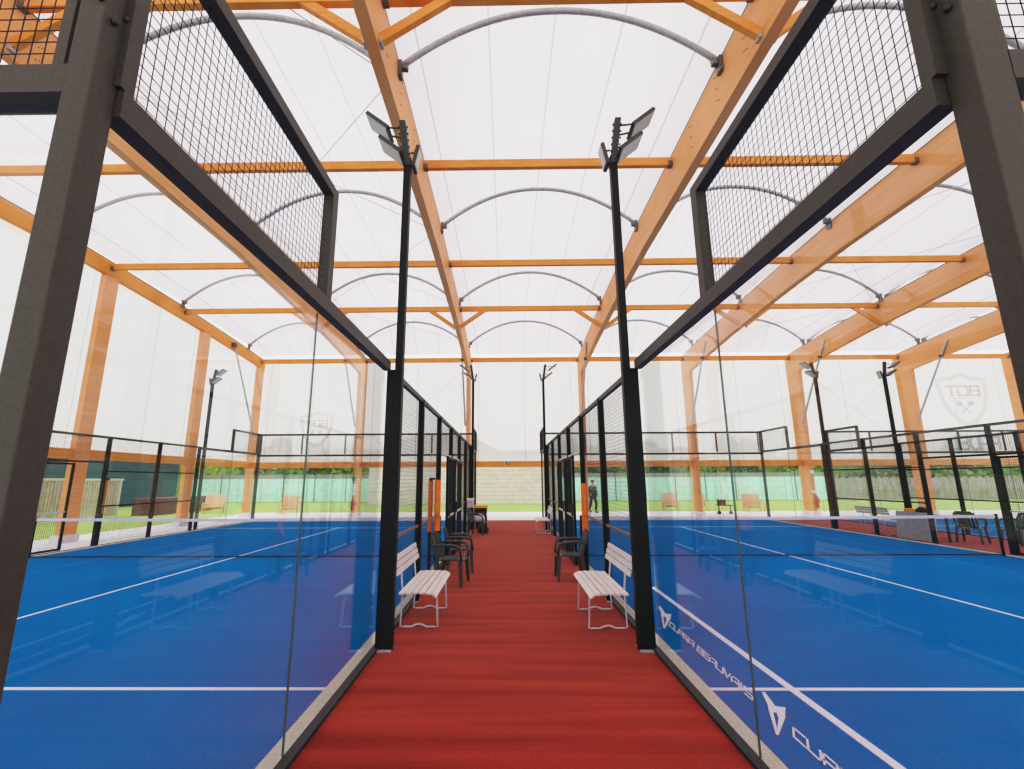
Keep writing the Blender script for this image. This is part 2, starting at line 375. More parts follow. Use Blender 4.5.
# winged emblem ahead of each lettering (a: along the text, b: towards the court)
EMB = [[(.01,.26),(.01,.285),(.25,.235),(.27,.21),(.27,.17),(.24,.185)],
       [(.265,.17),(.265,.21),(.35,.165),(.59,.058),(.68,.018),(.67,.006)],
       [(.25,.225),(.28,.30),(.35,.255),(.36,.185),(.35,.165),(.265,.21)],
       [(.36,.185),(.35,.255),(.43,.21),(.68,.018),(.59,.06),(.44,.155)]]
def emblem(y0, k1=1):
    mb = MB()
    for poly in EMB: mb.prism(poly, lambda a, b, k: (1.85 + b - cx0, y0 - a*k1 - cy0, .0045 + .0015*k))
    return mb
emblem(4.35).build('emblem', M['line'], cR); emblem(7.06, 1.5).build('emblem', M['line'], cR)

# ------------------------------------------------------------------ court enclosures
def wires(mb, axis, a0, a1, z0, z1, c, p=.05, r=.0014):
    """square welded mesh in the plane axis=c (axis 'x': plane x=c spanning y; 'y': plane y=c spanning x)"""
    def bx(a, b, zz0, zz1, off):
        if axis == 'x': mb.box(c+off-r, c+off+r, a, b, zz0, zz1)
        else: mb.box(a, b, c+off-r, c+off+r, zz0, zz1)
    n = int(round((a1-a0)/p))
    for i in range(1, n):
        a = a0 + (a1-a0)*i/n; bx(a-r, a+r, z0, z1, 0)
    n = int(round((z1-z0)/p))
    for i in range(1, n):
        z = z0 + (z1-z0)*i/n; bx(a0, a1, z-r, z+r, r*1.5)
    return mb
def glass_pane(t, axis, a0, a1, c, z0=.035, z1=3.0):
    mb = MB(); g = .004
    if axis == 'x': mb.box(c-.005, c+.005, a0+g, a1-g, z0, z1)
    else: mb.box(a0+g, a1-g, c-.005, c+.005, z0, z1)
    return mb.build('glass_panel', M['glass'], t)
def seal(t, axis, a, c, z1=3.0):
    mb = MB()
    if axis == 'x': mb.box(c-.006, c+.006, a-.0045, a+.0045, .03, z1)
    else: mb.box(a-.0045, a+.0045, c-.006, c+.006, .03, z1)
    return mb.build('joint_seal', M['seal'], t)

def side_fence(label, xg, out, outer=False):
    """runs along Y; local origin at (xg, YC, 0). out = +1/-1: away from the court"""
    t = thing('court_side_fence', label, 'fence', (xg, YC, 0), 0, 'side fences of the courts')
    xp = out*.085
    MB().box(-out*.115, -out*.006, .05, 19.95, .001, .022).build('kerb', M['kerb'], t)
    MB().box(.006*out, .075*out, .06, 19.94, .001, .03).build('base_channel', M['wire'], t)
    for dy in (4, 6, 8, 10, 12, 14, 16):
        MB().box(xp-.045, xp+.045, dy-.04, dy+.04, 0, 3.02).build('post', M['steel'], t)
        MB().box(xp-.046, xp+.046, dy-.10, dy+.10, 0, .012).build('foot_plate', M['galv'], t)
    for a, b in ((0, 4), (16, 20)):
        MB().box(0, out*.08, a+.05, b-.04, 3.01-(.09 if a else 0), 3.12-(.11 if a else 0)).build('top_tube', M['steel2'], t)
    MB().box(xp-.03, xp+.03, 4, 16, 2.97, 3.035).build('top_rail', M['steel2'], t)
    for a, b in ((4, 8), (12, 16)):
        MB().box(xp-.012, xp+.012, a+.04, b-.04, 1.06, 1.095).build('mid_rail', M['steel' if outer else 'rail'], t)
        if outer: MB().box(xp-.012, xp+.012, a+.04, b-.04, 2.03, 2.065).build('mid_rail', M['steel'], t)
    for a, b in ((4,6),(6,8),(12,14),(14,16)):
        wires(MB(), 'x', a+.04, b-.04, .05, 2.97, xp-out*.02).build('mesh_panel', M['wire'], t)
    for a, b in ((8,10),(10,12)):
        wires(MB(), 'x', a+.04, b-.04, 2.32, 2.97, xp-out*.02).build('mesh_panel', M['wire'], t)
    MB().box(xp-.025, xp+.025, 8.04, 11.96, 2.27, 2.32).build('door_header', M['steel' if outer else 'pale'], t)
    for a in (0, 2, 16, 18):
        glass_pane(t, 'x', a+(.06 if a == 0 else 0), a+2-(.06 if a == 18 else 0), 0, z1=3.0 if a < 10 else 2.9)
    for a in (2, 18): seal(t, 'x', a, 0, 3.0 if a < 10 else 2.9)
    for a, b, e in ((0, 2, 2), (18, 20, 18)):
        u = MB(); dz = -.15 if a else 0; x0, x1 = out*.0, out*.08
        u.box(x0, x1, a+.05, b-.05, 3.97+dz, 4.05+dz)
        u.box(x0, x1, e-.05, e+.05, 3.12+dz, 4.05+dz)
        q = b-.06 if e == a else a+.06
        u.box(x0, x1, q-.03, q+.03, 3.12+dz, 3.97+dz)
        fr = u.build('upper_frame', M['steel2'], t)
        wires(MB(), 'x', a+.05, b-.05, 3.12+dz, 3.97+dz, out*.035).build('upper_mesh', M['wire'], fr)
    return t
def gate(label, x, y0, y1, out):
    t = thing('court_gate', label, 'gate', (x, y0, 0), 0, 'gates in the court fences')
    L_ = y1-y0
    f = MB()
    for a in (0, L_-.05): f.box(-.025, .025, a, a+.05, .03, 2.26)
    f.box(-.025, .025, .05, L_-.05, 2.2, 2.25).box(-.025, .025, .05, L_-.05, .03, .08)
    f.build('gate_frame', M['steel'], t)
    MB().box(-.02, .02, .05, L_-.05, .97, 1.01).build('middle_bar', M['pale'], t)
    wires(MB(), 'x', .05, L_-.05, .08, 2.2, 0).build('gate_mesh', M['wire'], t)
    MB().box(out*.025, out*.06, .07, .11, 1.0, 1.25).build('lock_box', M['blackp'], t)
    return t
def back_wall(label, x0, x1, y, out, dz=0):
    """glass back wall along X; out=-1 near side (towards the viewer), +1 far side"""
    t = thing('court_back_wall', label, 'fence', ((x0+x1)/2, y, 0), 0, 'glass back walls of the courts')
    h = (x1-x0)/2
    for s in (-1, 1):
        MB().box(s*h-.04 if s > 0 else -h-.035, s*h+.055 if s > 0 else -h+.085, -.05, .05, 0, 4.06+dz).build('corner_post', M['steel2'], t, bevel=.006)
    MB().box(-h+.1, h-.1, -.05, .05, .001, .03).build('kerb', M['kerb'], t)
    MB().box(-h+.085, h-.035, -.05, .05, 3.02+dz, 3.13+dz*1.15).build('lower_tube', M['steel2'], t)
    u = MB(); u.box(-h+.085, h-.085, -.04, .04, 3.97+dz, 4.05+dz)
    for i in range(1, 5): u.box(-h+2*h*i/5-.03, -h+2*h*i/5+.03, -.03, .03, 3.13+dz, 3.97+dz)
    u.box(-h+.085, -h+.125, -.02, .02, 3.13+dz, 3.97+dz).box(h-.125, h-.085, -.02, .02, 3.13+dz, 3.97+dz)
    fr = u.build('upper_frame', M['steel2'], t)
    wires(MB(), 'y', -h+.085, h-.085, 3.13+dz, 3.97+dz, 0).build('upper_mesh', M['wire'], fr)
    for i in range(5):
        a = -h + 2*h*i/5 + (.09 if i == 0 else 0); b = -h + 2*h*(i+1)/5 - (.09 if i == 4 else 0)
        glass_pane(t, 'y', a, b, 0, z1=3.0+dz)
        if i: seal(t, 'y', a, 0, 3.0+dz)
    return t
side_fence('glass and mesh side fence of the left court along the red walkway', LG, 1)
side_fence('outer side fence of the left court, nearest the left hall wall', LGo, -1, True)
side_fence('glass and mesh side fence of the right court along the central walkway', RG, -1)
side_fence('side fence of the right court along the second red walkway', RGo, 1, True)
side_fence('side fence of the farthest right court along the second red walkway', TG, -1, True)
bw = [('left court', LGo, LG), ('right court', RG, RGo), ('farthest right court', TG, TGo)]
for nm, a, b in bw:
    back_wall('far glass back wall of the %s with mesh above' % nm, a, b, YC+20, 1, -.17)
nearL = back_wall('near glass back wall of the left court, big corner post at photo left', LGo, LG, YC, -1)
nearR = back_wall('near glass back wall of the right court, big corner post at photo right', RG, RGo, YC, -1)
# black bolt heads at the top of the two near corner posts
for t, s, h in ((nearL, 1, (LG-LGo)/2), (nearR, -1, (RGo-RG)/2)):
    xa = h-.04 if s > 0 else -h+.085; xb = h+.055 if s > 0 else -h-.035
    for (dx, z) in ((.03, 3.42), (.075, 3.40)):
        MB().lathe([(.004,0),(.012,.001),(.014,.008),(.008,.016),(.001,.018)], n=12).build('bolt', M['blackp'], t, smooth=True).matrix_local = Matrix.Translation((xa+s*dx, -.05, z)) @ Matrix.Rotation(PI/2, 4, 'X')
    for (dy, z) in ((-.015, 3.34), (.03, 3.40)):
        MB().lathe([(.004,0),(.012,.001),(.014,.008),(.008,.016),(.001,.018)], n=12).build('bolt', M['blackp'], t, smooth=True).matrix_local = Matrix.Translation((xb, dy, z)) @ Matrix.Rotation(s*PI/2, 4, 'Y')

# gates: openings sit between the +8 and +12 posts
for nm, xg, out in (('left court', LG, 1), ('right court', RG, -1), ('right court beside the second walkway', RGo, 1), ('farthest right court', TG, -1)):
    x = xg + out*.165
    gate('near black mesh gate of the %s, beside the net' % nm, x, YC+8.75, YC+10.0, out)
    if xg in (LG, RG): gate('far black mesh gate of the %s, beside the net' % nm, x, YC+10.25, YC+11.75, out)

gate('black mesh gate in the outer fence of the left court, beside the net', LGo-.165, YC+10.1, YC+11.1, -1)
# orange pads
def pad(label, x, y, z0=.78, z1=1.74):
    o = MB().tube([(0,0,0),(0,0,z1-z0)], .06, 14).build('post_padding', M['orange'], None, smooth=False); o.location = (x, y, z0)
    return tag(o, label, 'padding', 'orange pads')
tp = thing('padded_post', 'orange padded black post just inside the left court by its gate', 'post', (LG-.06, YC+8, 0))
MB().box(-.03, .03, -.03, .03, .024, 1.78).box(-.03, .085, -.03, .03, 1.76, 1.80).build('post', M['steel'], tp)
MB().tube([(0,-.02,.78),(0,-.02,1.74)], .048, 14).build('padding', M['orange'], tp)
pad('orange pad wrapped round a left walkway fence post behind the dark chairs', LG+.085, YC+8-.045, .8, 1.76)
pad('orange pad wrapped round a right walkway fence post behind the dark chair', RG-.085, YC+8-.045, .7, 1.68)
tp2 = thing('padded_post', 'orange padded black post outside the left court, before the slatted fence', 'post', (LGo-.3, YC+12.35, 0))
MB().box(-.03, .03, -.03, .03, -.015, 1.84).box(-.05, .05, -.05, .05, 1.8, 1.86).build('post', M['steel'], tp2)
MB().tube([(0,-.01,.85),(0,-.01,1.8)], .058, 14).build('padding', M['orange'], tp2)

# nets
def net(label, x0, x1):
    t = thing('padel_net', label, 'net', ((x0+x1)/2, YC+10, 0), 0, 'nets across the courts')
    h = (x1-x0)/2-.15
    for s in (-1, 1): MB().tube([(s*h,0,.001),(s*h,0,.93)], .03, 10).build('net_post', M['steel'], t)
    mb = MB(); r = .0013; n = int(2*h/.045)
    top = lambda a: .84 - .03*(1-abs(a)/h)
    for i in range(1, n):
        a = -h + 2*h*i/n; mb.quad((a-r,0,.03),(a+r,0,.03),(a+r,0,top(a)),(a-r,0,top(a)))
    for k in range(1, 19):
        z = .03 + k*.045; mb.quad((-h,0.001,z-r),(h,0.001,z-r),(h,0.001,z+r),(-h,0.001,z+r))
    mb.build('netting', M['wire'], t)
    b = MB()
    for s in (-1, 1): b.obox((s*h/2, 0, (top(h)+top(0))/2+.035), (h/2, 0, s*(top(h)-top(0))/2), (0, .008, 0), (0, 0, .032))
    b.build('top_band', M['line'], t)
    MB().box(-h, h, -.008, .008, .02, .045).build('bottom_cord', M['wire'], t)
net('net with white top band across the left court', LGo, LG)
net('net with white top band across the right court', RG, RGo)
net('net across the farthest right court', TG, TGo)

# ------------------------------------------------------------------ floodlight poles
def flood(side):
    """side: +1 lamps reach towards +X"""
    t = thing('floodlight_pole', '', 'light', (0,0,0), 0, 'floodlight poles at the courts')
    MB().box(-.043, .043, -.05, .05, 0, 5.85).build('pole', M['steel'], t)
    MB().box(-.042, .042, -.09, .09, 0, .015).build('base_plate', M['galv'], t)
    hd = MB(); hd.obox((.045*side, -.01, 6.08), (.045*side, 0, .33), (.04, 0, 0), (0, .045, 0))
    for k in range(6):
        for q in (-1, 1): hd.box(.02*side+.012*side*k+q*.045, .02*side+.012*side*k+q*.062, -.03, -.01, 5.82+k*.1, 5.84+k*.1)
    hd.build('head_bracket', M['blackp'], t)
    for (z, xx, yy) in ((6.26, .36, -.1), (5.93, .19, -.08), (5.9, -.10, .06)):
        s = side if xx > 0 else -side; dx = abs(xx)
        c = Vector((s*dx, yy, z)); n = Vector((s*.62, .0, -.78)).normalized() if xx > 0 else Vector((s*.98, 0, -.2)).normalized()
        v = Vector((0, 1, 0)); u_ = v.cross(n).normalized()
        L1 = .18 if xx > 0 else .15; W1 = .15 if xx > 0 else .10
        f = MB().obox(c, u_*L1, v*W1, n*.022).build('lamp_housing', M['darkmetal'], t)
        MB().obox(c + n*.024, u_*(L1-.02), v*(W1-.02), n*.003).build('lens', M['lens'], f)
        a = MB(); a.bar((s*.03, 0, z+.06), (c.x, yy*.4, z+.06), .018); a.bar((s*.03, 0, z-.09), (c.x-s*.06, yy*.4, z-.06), .018)
        a.build('arm', M['darkmetal'], f)
    return t
fl = flood(-1); fl.location = (LG+.176, YC+4, 0); fl['label'] = 'tall black floodlight pole standing left of the walkway, nearest the viewer'
fr = flood(1); fr.location = (RG-.176, YC+4, 0); fr['label'] = 'tall black floodlight pole standing right of the walkway, nearest the viewer'
dup(fl, (LG+.176, YC+16, 0), 0, 'floodlight pole at the far left end of the walkway', scale=(1,1,.95))
dup(fr, (RG-.176, YC+16, 0), 0, 'floodlight pole at the far right end of the walkway', scale=(1,1,.95))
dup(fr, (LGo-.19, YC+16.45, 0), 0, 'floodlight pole on the outer fence of the left court', scale=(1,1,.95))
dup(fl, (RGo+.19, YC+16, 0), 0, 'floodlight pole on the right court side of the second walkway', scale=(1,1,.95))
dup(fr, (TG-.19, YC+16, 0), 0, 'floodlight pole on the far side of the second walkway', scale=(1,1,.95))

# ------------------------------------------------------------------ hall timber frame
XR = [-13.3, -7.65, -1.98, 3.95, 9.55, 15.15, 20.9, 26.7, 32.4]
YE = 24.2
PROF = [(-16,8.7),(-8,8.95),(0,9.08),(6,9.09),(12,9.07),(14.5,8.97),(18,8.77),(21.5,8.5),(24.2,8.24),(24.7,8.2)]
def ztop(y):
    for (a, za), (b, zb) in zip(PROF, PROF[1:]):
        if y <= b: return za + (zb-za)*(y-a)/(b-a)
    return PROF[-1][1]
def depth(y, edge):
    if edge: return .46
    d = .95 if y < 19 else .95 + .12*(y-19)/5
    return d
ORD = ['leftmost, along the left wall', 'second from left, over the left court', 'just left of the walkway', 'just right of the walkway',
       'over the right court', 'over the right court outer fence', 'over the farthest right court', 'near the photo right edge', 'outermost right']
YS = [-15,-10,-5,0,3,6,9,12,14.5,17,19,21,22.5,23.6,24.6]
for k, X in enumerate(XR):
    t = thing('roof_rafter', 'long orange laminated timber rafter, %s' % ORD[k], 'beam', (X, 0, 0), 0, 'laminated timber rafters')
    hw = .095; edge = (k == 0)
    mb = MB(); pts = [(y, ztop(y)) for y in YS] + [(y, ztop(y)-depth(y, edge)) for y in reversed(YS)]
    if not edge: pts = [(y, ztop(y)) for y in YS[:-1]] + [(24.6, ztop(24.6))] + [(24.6, 7.35)] + [(23.6, 7.2), (22.9, 7.33)] + [(y, ztop(y)-depth(y, edge)) for y in reversed(YS[:-2])]
    n = len(YS)
    # strips (side faces as quads so the long shape stays clean)
    for s in (-1, 1):
        for i in range(n-1):
            y0, y1 = YS[i], YS[i+1]
            q = [(s*hw, y0, ztop(y0)-depth(y0, edge)), (s*hw, y1, ztop(y1)-depth(y1, edge)), (s*hw, y1, ztop(y1)), (s*hw, y0, ztop(y0))]
            mb.quad(*(q if s > 0 else q[::-1]))
    for i in range(n-1):
        y0, y1 = YS[i], YS[i+1]
        mb.quad((-hw,y0,ztop(y0)),(hw,y0,ztop(y0)),(hw,y1,ztop(y1)),(-hw,y1,ztop(y1)))
        mb.quad((hw,y0,ztop(y0)-depth(y0,edge)),(-hw,y0,ztop(y0)-depth(y0,edge)),(-hw,y1,ztop(y1)-depth(y1,edge)),(hw,y1,ztop(y1)-depth(y1,edge)))
    for y in (YS[0], YS[-1]): mb.quad((-hw,y,ztop(y)-depth(y,edge)),(hw,y,ztop(y)-depth(y,edge)),(hw,y,ztop(y)),(-hw,y,ztop(y)))
    mb.build('timber', M['woodr'] if not edge else M['wood'], t)
    if not edge:
        sc = MB()
        for yy in (5.2, 6.2, 7.2, 8.4, 17.6, 18.6):
            for r_ in range(3):
                for c_ in range(3):
                    for s in (-1, 1):
                        sc.box(s*(hw+.0005), s*(hw+.004), yy+c_*.05-.008, yy+c_*.05+.008, ztop(yy)-.2-.24*r_+.03*c_, ztop(yy)-.2-.24*r_+.03*c_+.022)
        tag(sc.build('screw_rows', M['blackp'], t), kind='stuff')
    edge_s = MB(); 
    for s in (-1, 1):
        for i in range(n-1): edge_s.bar((s*(hw-.01), YS[i], ztop(YS[i])+.012), (s*(hw-.01), YS[i+1], ztop(YS[i+1])+.012), .03, .024)
    edge_s.build('keder_rail', M['darkmetal'], t)
    # column
    if k > 0:
        c = thing('timber_column', 'orange laminated timber column in the far wall, %s' % ORD[k].replace('over', 'behind'), 'column', (X, YE, 0), 0, 'far wall timber columns')
        cb = MB(); b_ = len(cb.v)
        prof = [(-.40,.18),(.38,.18),(.40,7.8),(-.62,7.25)]
        cb.prism(prof, lambda a, b, kk: (-.09 if kk == 0 else .09, a, b)); cb.build('timber', M['woodc'], c)
        MB().box(-.16, .16, -.46, .44, -.02, .2).build('base_plinth', M['concrete'], c)
        s_ = MB().tube([(-.14, -2.9, 8.15), (-.14, -.5, 4.5)], .045, 10).build('steel_strut', M['galv'], c, smooth=True)
        MB().obox((-.14, -2.45, 7.47), (0,.03,.05), (.07,0,0), (0,.05,-.03)).build('strut_clamp', M['darkmetal'], s_)
    else:
        for j, yy in enumerate((-1.2, 4.1, 9.3, 14.45, 19.55, 24.3)):
            c = thing('timber_column', 'orange timber column in the left wall, %s' % ['first beside the viewer','second from the viewer','third from the viewer','fourth, left of the near net','fifth, beyond the net','at the far left corner'][j], 'column', (X, yy, 0), 0, 'left wall timber columns')
            h_ = ztop(yy)-.46
            MB().box(-.09, .09, -.26, .26, .2, h_-.004).build('timber', M['woodc'], c)
            MB().box(-.15, .15, -.32, .32, -.02, .2).build('base_plinth', M['concrete'], c)
        st = thing('steel_strut', 'grey steel strut leaning in the far left corner under the edge beam', 'strut', (X+.2, 21.46, 0))
        MB().tube([(0,0,8.2),(0,2.6,3.9)], .045, 10).build('tube', M['galv'], st, smooth=True)
        MB().box(-.12, .07, -.1, .1, 8.1, 8.3).build('clamp', M['darkmetal'], st)

BAY = ['in the bay along the left wall', 'over the left court', 'above the central walkway', 'over the right court beside the walkway',
       'over the right court outer half', 'above the second walkway', 'over the farthest right court', 'at the far right edge']
ROWS = [(5.85, 'nearest', 1), (9.55, 'second', 0), (14.35, 'third', 0), (18.0, 'fourth', 1), (24.2, 'eave', 0), (-6, 'rear', 0)]
for yy, rn, br in ROWS:
    for k in range(8):
        x0, x1 = XR[k]+.1, XR[k+1]-.1; hL = (x1-x0)/2
        zc = ztop(yy) - .16; hh = .10 if rn != 'eave' else .12
        if rn == 'nearest': zc = ztop(yy) + .02; hh = .13
        t = thing('purlin', 'orange timber purlin %s, %s row' % (BAY[k], rn), 'beam', ((x0+x1)/2, yy, zc), 0, 'timber purlins')
        MB().box(-hL, hL, -.06, .06, -hh, hh).build('timber', M['wood'], t)
        for s in (-1, 1): MB().box(s*hL, s*(hL-.10), -.07, .07, -hh-.01, hh*.1).build('hanger_bracket', M['bracket'], t)
        if br:
            w_ = 1.05; dz = .78
            for s in ((1,) if k == 0 else (-1, 1)):
                b = MB().bar((s*(hL+.02), 0, -hh-dz+.08), (s*(hL-w_), 0, -hh+.07), .10, .15); b.build('knee_brace', M['wood'], t)
                MB().box(s*(hL-.005), s*(hL-.05), -.065, .065, -hh-dz+.0, -hh-dz+.1).build('brace_bracket', M['galv'], t)
        # low beam between columns in the far wall
for k in range(8):
    x0, x1 = XR[k]+.1, XR[k+1]-.1
    t = thing('low_beam', 'orange horizontal beam low in the far wall, %s' % BAY[k].replace('over', 'behind').replace('above', 'behind'), 'beam', ((x0+x1)/2, YE, 2.56), 0, 'low beams of the far wall')
    MB().box(-(x1-x0)/2, (x1-x0)/2, -.06, .06, -.15, .15).build('timber', M['wood'], t)
ys = (-1.2, 4.1, 9.3, 14.45, 19.55, 24.3)
for j in range(5):
    t = thing('low_beam', 'orange horizontal beam low in the left wall, %s' % ['nearest the viewer','second along','third along','fourth along, behind the near net','at the far corner'][j], 'beam', (XR[0], (ys[j]+ys[j+1])/2, 2.6), 0, 'low beams of the left wall')
    h_ = (ys[j+1]-ys[j])/2-.27
    MB().box(-.06, .06, -h_, h_, -.15, .15).build('timber', M['wood'], t)

# ------------------------------------------------------------------ arches and membrane
ARCH = [(7.0, 9.04), (12.45, 9.12), (17.78, 8.955), (22.8, 8.62), (-4, 9.0)]
VAL = [(-16,8.75),(-4,9.05),(0,9.1),(7,9.13),(12.5,9.14),(17.9,8.97),(22.8,8.62),(24.45,8.37)]
def zval(y):
    for (a, za), (b, zb) in zip(VAL, VAL[1:]):
        if y <= b: return za + (zb-za)*(y-a)/(b-a)
    return VAL[-1][1]
RISE = 1.28
def arc(t):    # 0..1 -> 0..1..0 flattened arch
    return (1-abs(2*t-1)**2.1)
def rise(y):
    if y > 22.8: return RISE*max(0, (24.3-y)/1.5)
    return RISE
AN = ['nearest', 'second', 'third', 'farthest', 'rear']
for (yy, zz), an in zip(ARCH, AN):
    for k in range(8):
        x0, x1 = XR[k]+.13, XR[k+1]-.13; xm = (x0+x1)/2; hL = (x1-x0)/2
        t = thing('steel_arch', 'curved grey steel roof arch %s, %s row' % (BAY[k], an), 'arch', (xm, yy, zz), 0, 'curved steel roof arches')
        pts = [(-hL+2*hL*i/28, 0, (RISE-.11)*arc(i/28)-.03) for i in range(29)]
        MB().tube(pts, .056, 10).build('tube', M['galv'], t, smooth=True)
        for s in (-1, 1):
            bk = MB(); bk.obox((s*(hL+.0), 0, -.10), (.03,0,0), (0,.08,0), (0,0,.15)); bk.obox((s*(hL-.07), 0, -.04), (.06,0,-.01), (0,.05,0), (0,0,.06))
            bk.build('end_bracket', M['bracket'], t)
def membrane_mesh(name):
    me = bpy.data.meshes.new(name); v = []; f = []; uvs = []
    yy = sorted(set([-16,-12,-8,-4,-2,0,2,4,5.5,7,8.5,10,11,12.45,14,15.5,17,17.9,19,20.5,22,22.8,23.3,23.8,24.3]))
    nx = 24
    for k in range(8):
        for y in yy:
            for i in range(nx+1):
                u = i/nx; x = XR[k]+(XR[k+1]-XR[k])*u
                v.append((x, y, zval(y)+.02+(rise(y)+.02)*arc(u))); uvs.append((u, y))
        b = k*len(yy)*(nx+1)
        for j in range(len(yy)-1):
            for i in range(nx):
                a = b+j*(nx+1)+i; f.append((a, a+1, a+nx+2, a+nx+1))
    me.from_pydata(v, [], f); l = me.uv_layers.new(name='UVMap')
    for p in me.polygons:
        p.use_smooth = True
        for li in p.loop_indices: l.data[li].uv = uvs[me.loops[li].vertex_index]
    me.materials.append(M['roofm']); o = bpy.data.objects.new(name, me); COL.objects.link(o); return o
struct(membrane_mesh('ceiling'))
def wall_mesh(name, segs, axis, c, ztopf, z0):
    me = bpy.data.meshes.new(name); v = []; f = []; uvs = []
    for (a, b) in segs:
        nb = len(v)
        for i, q in enumerate((a, b)):
            for z in (z0, ztopf(q)):
                v.append((q, c, z) if axis == 'y' else (c, q, z)); uvs.append((i, z))
        f.append((nb, nb+2, nb+3, nb+1))
    me.from_pydata(v, [], f); l = me.uv_layers.new(name='UVMap')
    for p in me.polygons:
        for li in p.loop_indices: l.data[li].uv = uvs[me.loops[li].vertex_index]
    me.materials.append(M['wallm']); o = bpy.data.objects.new(name, me); COL.objects.link(o); return o
struct(wall_mesh('wall_back', list(zip(XR, XR[1:])), 'y', YE+.5, lambda q: 8.35, 2.6))
YL = [-16,-11.5,-6.3,-1.2,4.1,9.3,14.45,19.55,24.7]
struct(wall_mesh('wall_left', list(zip(YL, YL[1:])), 'x', XR[0]-.14, lambda q: zval(q)+.05, 2.62))

# roof bracing rods
def rod(label, p, q, r=.008, name='bracing_rod', grp='thin steel bracing rods'):
    p = Vector(p); q = Vector(q); o = MB().tube([(0,0,0), tuple(q-p)], r, 6).build(name, M['galv']); o.location = p
    return tag(o, label, 'rod', grp)
yb = [1.9, 7.3, 12.75, 18.2, 22.5]
for j in range(4):
    a, b = yb[j], yb[j+1]; seg = ['nearest','second','third','farthest'][j]
    for k, nm in ((1, 'over the left court'), (4, 'over the right court')):
        x0, x1 = XR[k]+.12, XR[k+1]-.12
        rod('thin diagonal roof rod %s, %s segment, rising to the right' % (nm, seg), (x0, a, zval(a)-.005), (x1, b, zval(b)-.025))
        rod('thin diagonal roof rod %s, %s segment, rising to the left' % (nm, seg), (x1, a, zval(a)-.085), (x0, b, zval(b)-.085))
x0, x1 = XR[5]+.12, XR[6]-.12
rod('thin wall bracing rod in the far wall at right, falling to the right', (x0, YE-.1, 7.6), (x1, YE-.1, 3.0))
rod('thin wall bracing rod in the far wall at right, rising to the right', (x1, YE-.16, 7.6), (x0, YE-.16, 3.0))
x0, x1 = XR[1]+.12, XR[2]-.12
rod('thin wall bracing rod in the far wall left of the walkway', (x0, YE-.1, 3.0), (x1, YE-.1, 7.6))

# ------------------------------------------------------------------ faint club emblems printed on the far wall membrane
M['printr'] = mat('faded red print', (240,222,225), .9)
M['printb'] = mat('faded blue print', (222,224,233), .9)
for m_ in ('printr', 'printb'):
    nt_ = M[m_].node_tree; b_ = nt_.nodes['Principled BSDF']; o_ = nt_.nodes['Material Output']
    tl = nt_.nodes.new('ShaderNodeBsdfTranslucent'); tl.inputs['Color'].default_value = (.86,.73,.75,1) if m_ == 'printr' else (.74,.75,.81,1)
    mx = nt_.nodes.new('ShaderNodeMixShader'); mx.inputs['Fac'].default_value = .7
    nt_.links.new(b_.outputs[0], mx.inputs[1]); nt_.links.new(tl.outputs[0], mx.inputs[2]); ts = nt_.nodes.new('ShaderNodeBsdfTransparent'); m3 = nt_.nodes.new('ShaderNodeMixShader'); m3.inputs['Fac'].default_value = .45
    nt_.links.new(mx.outputs[0], m3.inputs[1]); nt_.links.new(ts.outputs[0], m3.inputs[2]); nt_.links.new(m3.outputs[0], o_.inputs['Surface'])
def shield(label, x, z, s, padel=True):
    """mirrored, as seen from inside"""
    t = thing('wall_emblem', label, 'emblem', (x, YE+.47, z), 0, 'faded emblems on the far wall')
    def outline(w_, h_):
        pts = [(-w_, h_*.74), (-w_*.45, h_*.82), (0, h_), (w_*.45, h_*.82), (w_, h_*.74)]
        for i in range(1, 14):
            a = i/14*PI; pts.append((w_*math.cos(a)*(1+.10*math.sin(2*min(a, PI-a))), h_*.74 - h_*1.94*math.sin(a)**1.25))
        return pts
    def ring(w0, h0, w1, h1, y):
        a, b = outline(w0, h0), outline(w1, h1); mb = MB(); n = len(a)
        for i in range(n):
            j = (i+1) % n
            mb.quad((a[i][0], y, a[i][1]), (a[j][0], y, a[j][1]), (b[j][0], y, b[j][1]), (b[i][0], y, b[i][1]))
        return mb
    ring(1.33*s, 1.34*s, 1.22*s, 1.22*s, 0).build('shield_border', M['printr'], t)
    ring(1.215*s, 1.215*s, 1.10*s, 1.09*s, 0).build('shield_inner_border', M['printb'], t)
    fn = lambda x0, z0: (lambda a, b, k: (x0-a, -.004*k, z0+b))
    letters('BOT', .62*s, .5*s, fn(.86*s, .06*s), t=.10, slant=0).build('lettering', M['printr'], t)
    cr_ = MB(); cr_.bar((-.8*s,0,-.1*s), (.8*s,0,-.1*s), .01, .03*s)
    for q in (-1, 1):
        cr_.bar((-q*.25*s,0,-.9*s), (q*.2*s,0,-.5*s), .01, .05*s)
        cr_.prism([(q*.3*s+.17*s*math.cos(i*PI/5), -.38*s+.15*s*math.sin(i*PI/5)) for i in range(10)], lambda a, b, k: (a, -.004*k, b))
    cr_.build('crossed_rackets', M['printb'], t)
    if padel: letters('PADEL', .54*s, .66*s, fn(1.35*s, -2.78*s), t=.11, slant=0).build('lettering', M['printb'], t)
    return t
shield('large faded mirrored shield emblem with PADEL below, far wall at right', 24.3, 6.0, 1.0)
shield('small faded mirrored shield emblem on the far wall behind the left court', -10.15, 4.55, .66, False)

# exit sign
t = thing('exit_sign', 'small green exit sign on the low beam at the walkway end', 'sign', (.08, YE-.08, 2.62))
MB().box(-.11, .11, -.02, .02, -.075, .075).build('housing', M['greens'], t)
MB().box(-.03, .02, -.024, -.02, -.03, .05).obox((.09,-.022,0), (.015,0,0), (0,.002,0), (0,0,.008)).build('pictogram', M['white'], t)

